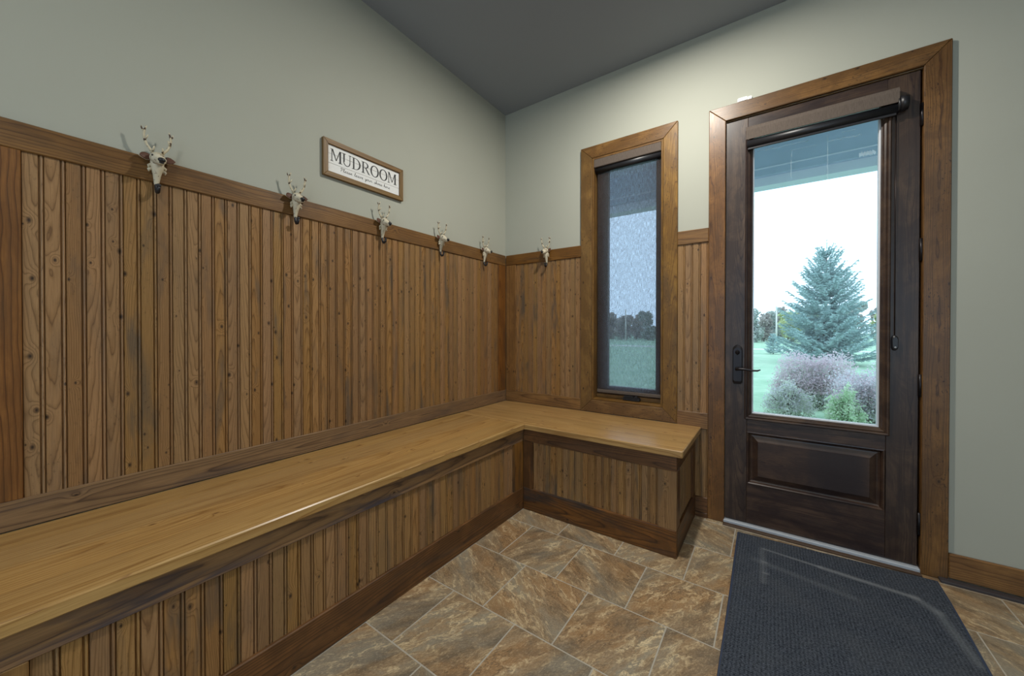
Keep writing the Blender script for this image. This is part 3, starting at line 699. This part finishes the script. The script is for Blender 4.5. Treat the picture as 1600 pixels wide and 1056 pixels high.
# along z, out +x : ly = x cross z = -y
bar('frame_rail', (-.0195, Y0, Z0), (xf, Y0+FW, Z1), 'z', 'x', M['frame'], sg, .0015, m0=-1, m1=-1)
bar('frame_rail', (-.0195, Y1-FW, Z0), (xf, Y1, Z1), 'z', 'x', M['frame'], sg, .0015, m0=1, m1=1)
iz0, iz1 = Z0+FW, Z1-FW; iy0, iy1 = Y0+FW, Y1-FW; ih = iz1-iz0
cuts = [iz0, iz0+ih*.33, iz0+ih*.68, iz1]
for a, b in zip(cuts, cuts[1:]):
    bar('sign_board', (-.0185, iy0-.002, a+.0006), (-.0095, iy1+.002, b-.0006), 'y', 'x', M['signwhite'], sg, .0008)
boxes('sign_back', [((-.0192, iy0-.004, iz0-.004), (-.0186, iy1+.004, iz1+.004))], M['ink'], sg)
def rect(x0, y0, x1, y1): return ([(x0, y0), (x1, y0), (x1, y1), (x0, y1)], [(0, 1, 2, 3)])
def para(a, b, c, d): return ([a, b, c, d], [(0, 1, 2, 3)])
def arc(cx, cy, ro, ri, a0, a1, n=20):
    V, F = [], []
    for i in range(n+1):
        a = math.radians(a0+(a1-a0)*i/n)
        V += [(cx+ro[0]*math.cos(a), cy+ro[1]*math.sin(a)), (cx+ri[0]*math.cos(a), cy+ri[1]*math.sin(a))]
    F = [(2*i, 2*i+2, 2*i+3, 2*i+1) for i in range(n)]
    return V, F
def serif(x, y, w): return rect(x-w/2, y, x+w/2, y+.05)
def L_M(): return [rect(.085, 0, .14, 1), rect(.73, 0, .87, 1), para((.09, 1), (.21, 1), (.50, .12), (.44, .12)), para((.44, .12), (.50, .12), (.80, 1), (.74, 1)), serif(.11, 0, .22), serif(.80, 0, .30), rect(.0, .965, .2, 1), rect(.75, .965, .94, 1)], .96
def L_U(): return [rect(.10, .33, .22, 1), rect(.645, .33, .70, 1), arc(.40, .34, (.30, .355), (.225, .30), 180, 360), serif(.16, .965, .30), serif(.68, .965, .22)], .82
def L_D(): return [rect(.12, 0, .24, 1), arc(.30, .5, (.50, .5), (.37, .462), -90, 90), rect(.12, .962, .31, 1), rect(.12, 0, .31, .038), rect(.02, 0, .2, .035), rect(.02, .965, .2, 1)], .86
def L_R(): return [rect(.12, 0, .24, 1), arc(.34, .735, (.34, .265), (.215, .227), -90, 90), rect(.12, .962, .35, 1), rect(.12, .47, .36, .508), para((.36, .49), (.48, .49), (.78, .02), (.66, .02)), serif(.18, 0, .30), rect(.68, 0, .84, .035), rect(.02, .965, .2, 1)], .84
def L_O(): return [arc(.44, .5, (.41, .52), (.275, .462), 0, 360, 36)], .88
word = [L_M, L_U, L_D, L_R, L_O, L_O, L_M]
tw = sum(f()[1] for f in word); span = (iy1-iy0)*.925; hgt = .0635; sx = span/tw; yc = iy0+(iy1-iy0)*.035; zb = iz0+ih*.425
for fn in word:
    ps, wd = fn(); V2, F2 = join(*ps)
    V = [(0, a*sx, b*hgt) for a, b in V2]
    n = len(V); V = [(.0003, b, c) for a, b, c in V]+[(-.0004, b, c) for a, b, c in V]; F2 = F2+[tuple(n+i for i in reversed(q)) for q in F2]
    link('letter', pydata('letter', V, F2, M['ink']), Matrix.Translation((-.0090, yc, zb)), sg); yc += wd*sx
# script line: Please leave your shoes here
GL = {
 'P': ([[(.15, 0), (.3, .6), (.42, 1.25)], [(.1, .95), (.35, 1.3), (.75, 1.2), (.7, .8), (.3, .6)]], .75),
 'l': ([[(0, .1), (.2, .5), (.36, 1.15), (.25, 1.2), (.15, .6), (.2, .05), (.4, .1)]], .36),
 'e': ([[(0, .2), (.25, .3), (.38, .5), (.25, .62), (.1, .4), (.15, .05), (.35, .05), (.5, .2)]], .46),
 'a': ([[(.42, .5), (.25, .6), (.06, .35), (.12, .03), (.3, .12), (.42, .52)], [(.42, .52), (.38, .1), (.5, .03), (.6, .18)]], .56),
 's': ([[(0, .1), (.25, .62), (.35, .25), (.22, 0), (.05, .06)], [(.22, .0), (.5, .18)]], .44),
 'v': ([[(0, .5), (.1, .58), (.18, .05), (.35, .3), (.4, .6), (.55, .5)]], .5),
 'y': ([[(0, .5), (.08, .2), (.22, .1), (.38, .55)], [(.38, .55), (.3, -.2), (.1, -.55), (.02, -.35), (.3, 0), (.5, .2)]], .5),
 'o': ([[(.3, .6), (.1, .5), (.06, .15), (.25, .02), (.4, .25), (.3, .58), (.55, .5)]], .5),
 'u': ([[(0, .5), (.06, .15), (.2, .03), (.36, .3), (.4, .58)], [(.4, .58), (.4, .1), (.58, .15)]], .54),
 'r': ([[(0, .3), (.12, .62), (.16, .5), (.32, .55), (.3, .2), (.4, .03), (.52, .18)]], .48),
 'h': ([[(0, .2), (.25, .8), (.3, 1.2), (.2, 1.2), (.12, .5), (.08, 0)], [(.1, .2), (.25, .55), (.36, .5), (.34, .1), (.5, .1)]], .48),
}
def smooth(pts, n=4):
    out = []; P_ = [Vector((a, b, 0)) for a, b in pts]
    for i in range(len(P_)-1):
        a, b, c, d = P_[max(i-1, 0)], P_[i], P_[i+1], P_[min(i+2, len(P_)-1)]
        for k in range(n):
            u = k/n; out.append(.5*((2*b)+(c-a)*u+(2*a-5*b+4*c-d)*u*u+(3*b-a-3*c+d)*u**3))
    return out+[P_[-1]]
text = 'Please leave your shoes here'; totw = sum(.55 if ch == ' ' else GL[ch][1]+.06 for ch in text)
sspan = (iy1-iy0)*.70; k = sspan/totw; cx = iy0+(iy1-iy0)*.155; zbs = iz0+ih*.155; parts = []
for chx in text:
    if chx == ' ': cx += .55*k; continue
    st, wd = GL[chx]
    for pl in st:
        pts = [(-.0092, cx+p.x*k, zbs+p.y*.0155) for p in smooth(pl)]
        parts.append(tube_data(pts, [.00085+.0003*math.sin(i*.9) for i in range(len(pts))], 4))
    cx += (wd+.06)*k
V, F = join(*parts); link('script_lettering', pydata('script_lettering', V, F, M['ink']), Matrix.Identity(4), sg)

# ------------------------------------------------------------------ ceiling lamp over the bench, added fill lamps behind the viewer
def lamp(x, y, power, label, r=.11):
    o = tag(empty('ceiling_lamp', (x, y, H)), label, 'ceiling lamp')
    V, F = tube_data([(x, y, H-.0005), (x, y, H-.022)], [r+.025, r+.02], 32)
    link('trim_ring', pydata('trim_ring', V, F, M['white'], False), Matrix.Identity(4), o)
    t = NT('lit diffuser'); e = t.n('Emission'); e.inputs[0].default_value = (1, .93, .82, 1); e.inputs[1].default_value = 3; t.t.links.new(e.outputs[0], t.out.inputs[0])
    V, F = tube_data([(x, y, H-.022), (x, y, H-.030)], [r, r*.9], 32)
    link('diffuser', pydata('diffuser', V, F, t.m), Matrix.Identity(4), o)
    d = down_light((x, y, H-.033), r, power); d.name = 'lamp_light'; d.parent = o; d.matrix_basis = WORLD[o.name].inverted() @ Matrix.Translation((x, y, H-.034))
lamp(1.45, -.86, 36, 'round white ceiling lamp over the bench corner, outside the picture', .05)
lamp(1.6, -3.4, 15, 'added round fill lamp behind the viewer, nearest the bench')  # unseen lamp added as ambient fill for the left side
lamp(3.2, -3.0, 10, 'added round fill lamp behind the viewer, away from the bench')  # another unseen lamp, added only for ambient fill

# ------------------------------------------------------------------ porch and garden
tag(boxes('porch_slab', [((-6, YO, -.30), (8, 2.2, -.06))], M['concrete']), 'concrete porch slab outside the door', kind='structure')
por = tag(empty('porch_roof', (2, 1.9, 2.6)), 'blue grey porch roof with stepped fascia seen above the door pane', kind='structure')
for i in range(10):
    boxes('soffit_board', [((-8, YO+.01+i*.165, 3.02), (10, YO+.17+i*.165, 3.04))], M['soffit'], por)
boxes('roof_deck', [((-8, YO, 3.041), (10, 2.3, 3.2))], M['fascia'], por)
boxes('beam', [((-8, 1.80, 2.70), (10, 1.86, 3.02))], M['fascia'], por)
boxes('beam_lip', [((-8, 1.79, 2.762), (10, 1.80, 2.772))], M['fascia_light'], por)
boxes('fascia_board', [((-8, 1.86, 2.615), (10, 2.02, 2.72))], M['fascia_light'], por)
tag(boxes('lawn', [((-160, YO, -.6), (160, 200, -.35))], M['lawn']), 'pale green lawn outside the door and window', kind='structure')
tag(boxes('road', [((-90, 31.0, -.35), (90, 32.6, -.335))], M['road']), 'pale gravel lane crossing beyond the lawn', kind='structure')

def leaf_cloud(centers, size, rs, jit=1.0, aspect=.5):
    """one quad (two triangles) per centre, random orientation"""
    n = len(centers); a = rs.normal(size=(n, 3)); a /= np.linalg.norm(a, axis=1)[:, None]; b = np.cross(a, rs.normal(size=(n, 3))); b /= np.linalg.norm(b, axis=1)[:, None]
    s = size*(.6+.8*rs.random((n, 1))); A = a*s; B = b*s*aspect
    V = np.stack([centers-A, centers+B, centers+A, centers-B], 1).reshape(-1, 3)
    return V, np.arange(4*n).reshape(n, 4)
def np_mesh(name, V, F, mat):
    me = bpy.data.meshes.new(name); V = np.asarray(V, np.float32); F = np.asarray(F, np.int32); k = F.shape[1]
    me.vertices.add(len(V)); me.vertices.foreach_set('co', V.ravel()); me.loops.add(F.size); me.loops.foreach_set('vertex_index', F.ravel())
    me.polygons.add(len(F)); me.polygons.foreach_set('loop_start', np.arange(0, F.size, k, dtype=np.int32)); me.polygons.foreach_set('loop_total', np.full(len(F), k, np.int32))
    me.update(calc_edges=True); me.materials.append(mat); return me

# blue spruce
def spruce(loc, Ht, prof, seed, nw, label, dens=1.0):
    rs = np.random.RandomState(seed); o = tag(empty('spruce_tree', loc), label, 'tree'); base = Vector(loc)
    V, F = tube_data([(0, 0, 0), (0, 0, Ht*.5), (0.02, 0, Ht*.93)], [.11*Ht/5.3, .06*Ht/5.3, .012], 8)
    link('trunk', pydata('trunk', V, F, M['bark'], True), Matrix.Translation(base), o)
    hs = [p[0] for p in prof]; ws = [p[1] for p in prof]
    NV, NF = [], []; wood_parts = []
    segs = []
    for i in range(nw):
        fr = (i+.5)/nw; h = Ht*(.05+.87*fr**.9)+rs.normal()*.03; L0 = np.interp(h/Ht, hs, ws)
        nb = int((13 if fr < .75 else 8)*dens)
        for k in range(nb):
            az = 2*math.pi*(k/nb)+rs.rand()*.9; L = L0*(.60+.52*rs.rand()); rise = np.interp(fr, [0, .4, .8, 1], [-.08, .14, .7, 1.5])
            d = np.array([math.cos(az), math.sin(az), 0]); pts = []
            for q in np.linspace(0, 1, 6):
                pts.append(d*L*q+np.array([0, 0, h+L*(rise*q - .25*q*(1-q)*1.5 + .18*q*q)]))
            pts = np.array(pts); segs.append((pts, .011*(L/1.5+.3)))
            side = np.array([-d[1], d[0], 0]); nt = max(3, int(L*11))
            for j in range(nt):
                q = (j+1)/nt; p = np.array([np.interp(q, np.linspace(0, 1, 6), pts[:, c]) for c in range(3)])
                for sgn in (-1, 1):
                    tl = (.34*(1-q)+.10)*L0*.42+.05; tdir = d*.75+side*sgn*.8+np.array([0, 0, rs.normal()*.22+.08]); tdir /= np.linalg.norm(tdir)
                    segs.append((np.array([p, p+tdir*tl]), .004))
            segs.append((np.array([pts[-2], pts[-1]]), .005))
    lead = np.array([[0.02, 0, Ht*.90], [.02, 0, Ht*1.04]]); segs.append((lead, .01))
    P0, P1 = [], []
    for pts, r in segs:
        for a, b in zip(pts[:-1], pts[1:]): P0.append(a); P1.append(b)
        wood_parts.append((pts, r))
    P0, P1 = np.array(P0), np.array(P1); Ls = np.linalg.norm(P1-P0, axis=1)
    cnt = np.maximum(3, (Ls*150*dens).astype(int)); idx = np.repeat(np.arange(len(P0)), cnt); n = len(idx); q = rs.rand(n, 1)
    c = P0[idx]*(1-q)+P1[idx]*q; t = (P1-P0)[idx]/Ls[idx][:, None]; rv = rs.normal(size=(n, 3)); rv -= t*(rv*t).sum(1)[:, None]; rv /= np.linalg.norm(rv, axis=1)[:, None]
    tip = c+(rv*.75+t*.65)*(.045+.03*rs.rand(n, 1)); wv = np.cross(rv, t)*.011
    V = np.stack([c-wv, c+wv, tip], 1).reshape(-1, 3)
    link('needles', np_mesh('needles', V, np.arange(3*n).reshape(n, 3), M['needle']), Matrix.Translation(base), o)['kind'] = 'stuff'
    W = join(*[tube_data([tuple(p) for p in pts], [r*(1-.7*i/(len(pts)-1)) for i in range(len(pts))], 3, False) for pts, r in wood_parts if len(pts) > 2])
    link('branches', pydata('branches', W[0], W[1], M['bark']), Matrix.Translation(base), o)['kind'] = 'stuff'
    return o
spruce((3.85, 18.7, -.36), 5.3, [(0, 1.75), (.12, 1.95), (.25, 1.80), (.43, 1.50), (.6, 1.12), (.75, .78), (.9, .28), (1, .05)], 5, 30, 'tall blue green spruce tree standing behind the mauve shrubs')
spruce((1.95, 25.6, -.36), 1.25, [(0, .5), (.3, .48), (.7, .25), (1, .03)], 9, 9, 'small round young conifer far left of the tall spruce', .8)

def shrub(loc, rx, ry, hh, n, mats, size, label, seed, group=None):
    rs = np.random.RandomState(seed); o = tag(empty('garden_shrub', loc), label, 'shrub', group); T = Matrix.Translation(loc)
    stems = []
    ang = rs.rand(26)*2*math.pi; tips = []
    for a in ang:
        r = math.sqrt(rs.rand())*.85; e = (rx*r*math.cos(a), ry*r*math.sin(a), hh*math.sqrt(max(.05, 1-r*r))*.9); tips.append(e)
        stems.append(tube_data([(e[0]*.15, e[1]*.15, 0), (e[0]*.5, e[1]*.5, e[2]*.55), e], [.008, .006, .003], 4, False))
    V, F = join(*stems); st = link('stems', pydata('stems', V, F, M['bark']), T, o); st['kind'] = 'stuff'
    for mname, share, zlo, zhi in mats:
        m = int(n*share); u = rs.normal(size=(m, 3)); u /= np.linalg.norm(u, axis=1)[:, None]; u[:, 2] = np.abs(u[:, 2]); rad = rs.rand(m, 1)**.28*(.86+.28*rs.rand(m, 1))
        lump = 1+.13*np.sin(u[:, :1]*7+seed)+.12*np.cos(u[:, 1:2]*8+seed*2)
        c = u*rad*lump*np.array([rx, ry, hh]); c[:, 2] = c[:, 2]*(zhi-zlo)+hh*zlo
        V, F = leaf_cloud(c, size, rs); ob = link('foliage', np_mesh('foliage', V, F, M[mname]), T, o); ob['kind'] = 'stuff'
    return o
shrub((2.60, 6.75, -.36), .78, .46, 1.04, 24000, (('pink', .5, .3, 1), ('sage', .35, 0, .85), ('mauve', .15, .1, .95)), .020, 'broad mounded shrub with dusty pink flower heads, tallest in front of the spruce', 11)
shrub((3.14, 5.45, -.36), .50, .40, .86, 14000, (('mauve', .55, .2, 1), ('pink', .2, .4, 1), ('sage', .25, 0, .8)), .020, 'mauve grey shrub at the right of the door pane', 12)
shrub((2.80, 4.75, -.36), .22, .22, .60, 4200, (('green', .85, 0, 1), ('sage', .15, 0, 1)), .024, 'low fresh green plant in front of the mauve shrubs', 13)
shrub((2.14, 5.55, -.36), .34, .24, .58, 5200, (('sage', .6, 0, 1), ('mauve', .4, .2, 1)), .019, 'low sage green clump at the left of the pink shrub', 14)

# distant tree line
def tree_mesh(seed, mat, hh, rx):
    rs = np.random.RandomState(seed); C = []
    for b in range(15):
        a = rs.rand()*6.28; r = rs.rand()*.62*rx; cz = hh*(.10+.76*rs.rand()); br = rx*(.26+.22*rs.rand()); m = 120
        u = rs.normal(size=(m, 3)); u /= np.linalg.norm(u, axis=1)[:, None]; C.append(np.array([r*math.cos(a), r*math.sin(a), cz])+u*br*rs.rand(m, 1)**.4*np.array([1, 1, 1.15]))
    return np_mesh('crown', *leaf_cloud(np.concatenate(C), .16, rs, aspect=.75), M[mat])
def trunk_mesh(seed, hh):
    rs = np.random.RandomState(seed); ps = [tube_data([(0, 0, 0), (rs.normal()*.1, 0, hh*.45), (rs.normal()*.15, 0, hh*.8)], [.09, .07, .02], 5, False)]
    for k in range(5):
        a = rs.rand()*6.28; z = hh*(.35+.1*k); ps.append(tube_data([(0, 0, z), (math.cos(a)*.6, math.sin(a)*.6, z+.5)], [.035, .012], 4, False))
    V, F = join(*ps); return pydata('trunk', V, F, M['bark'])
kinds = [('autumn1', 4.6, 1.7, 'yellow green tree'), ('autumn2', 4.9, 1.8, 'grey green tree'), ('autumn3', 4.3, 1.6, 'rust brown tree')]
TM = [(tree_mesh(40+i, k[0], k[1], k[2]), trunk_mesh(60+i, k[1])) for i, k in enumerate(kinds)]
ROWS = (50.5, 55, 59.5, 64)
rs = np.random.RandomState(77)
xs = list(np.arange(-32, -8, .98))+list(np.arange(-7, 17, .98))
for i, xx in enumerate(xs):
    kd = [0, 1, 2, 0, 1][rs.randint(5)] if xx > -6 else [1, 2, 1, 2, 1][rs.randint(5)]
    VW = 'shaded window' if xx < -7.5 else 'door pane'
    o = tag(empty('distant_tree', (xx+rs.normal()*.15, ROWS[i % 4], -.36), rs.rand()*6.28), '%s in the distant tree line seen through the %s' % (kinds[kd][3], VW), 'tree', '%ss seen through the %s' % (kinds[kd][3], VW))
    s = (.85+.30*rs.rand())*(1, 1.05, 1.12, 1.2)[i % 4]*.92
    if xx < -19.5: s *= .72
    o.scale = (s, s, s); WORLD[o.name] = WORLD[o.name]
    for nm, me in (('crown', TM[kd][0]), ('trunk', TM[kd][1])):
        c = bpy.data.objects.new(nm, me); COL.objects.link(c); c.parent = o
def pole(x, y, h, r, label):
    o = tag(empty('utility_pole', (x, y, -.36)), label, 'pole')
    V, F = tube_data([(x, y, -.36), (x, y, -.36+h)], [r, r*.8], 8); link('shaft', pydata('shaft', V, F, M['pole'], True), Matrix.Identity(4), o)
    V, F = tube_data([(x, y, -.36+h), (x, y, -.33+h), (x, y, -.28+h)], [r, r*.9, .01], 8); link('pole_cap', pydata('pole_cap', V, F, M['pole'], True), Matrix.Identity(4), o)
pole(2.27, 46.5, 4.0, .09, 'pale pole rising before the tree line left of the spruce')
pole(-14.3, 46.5, 4.2, .09, 'pale pole seen through the shaded window')
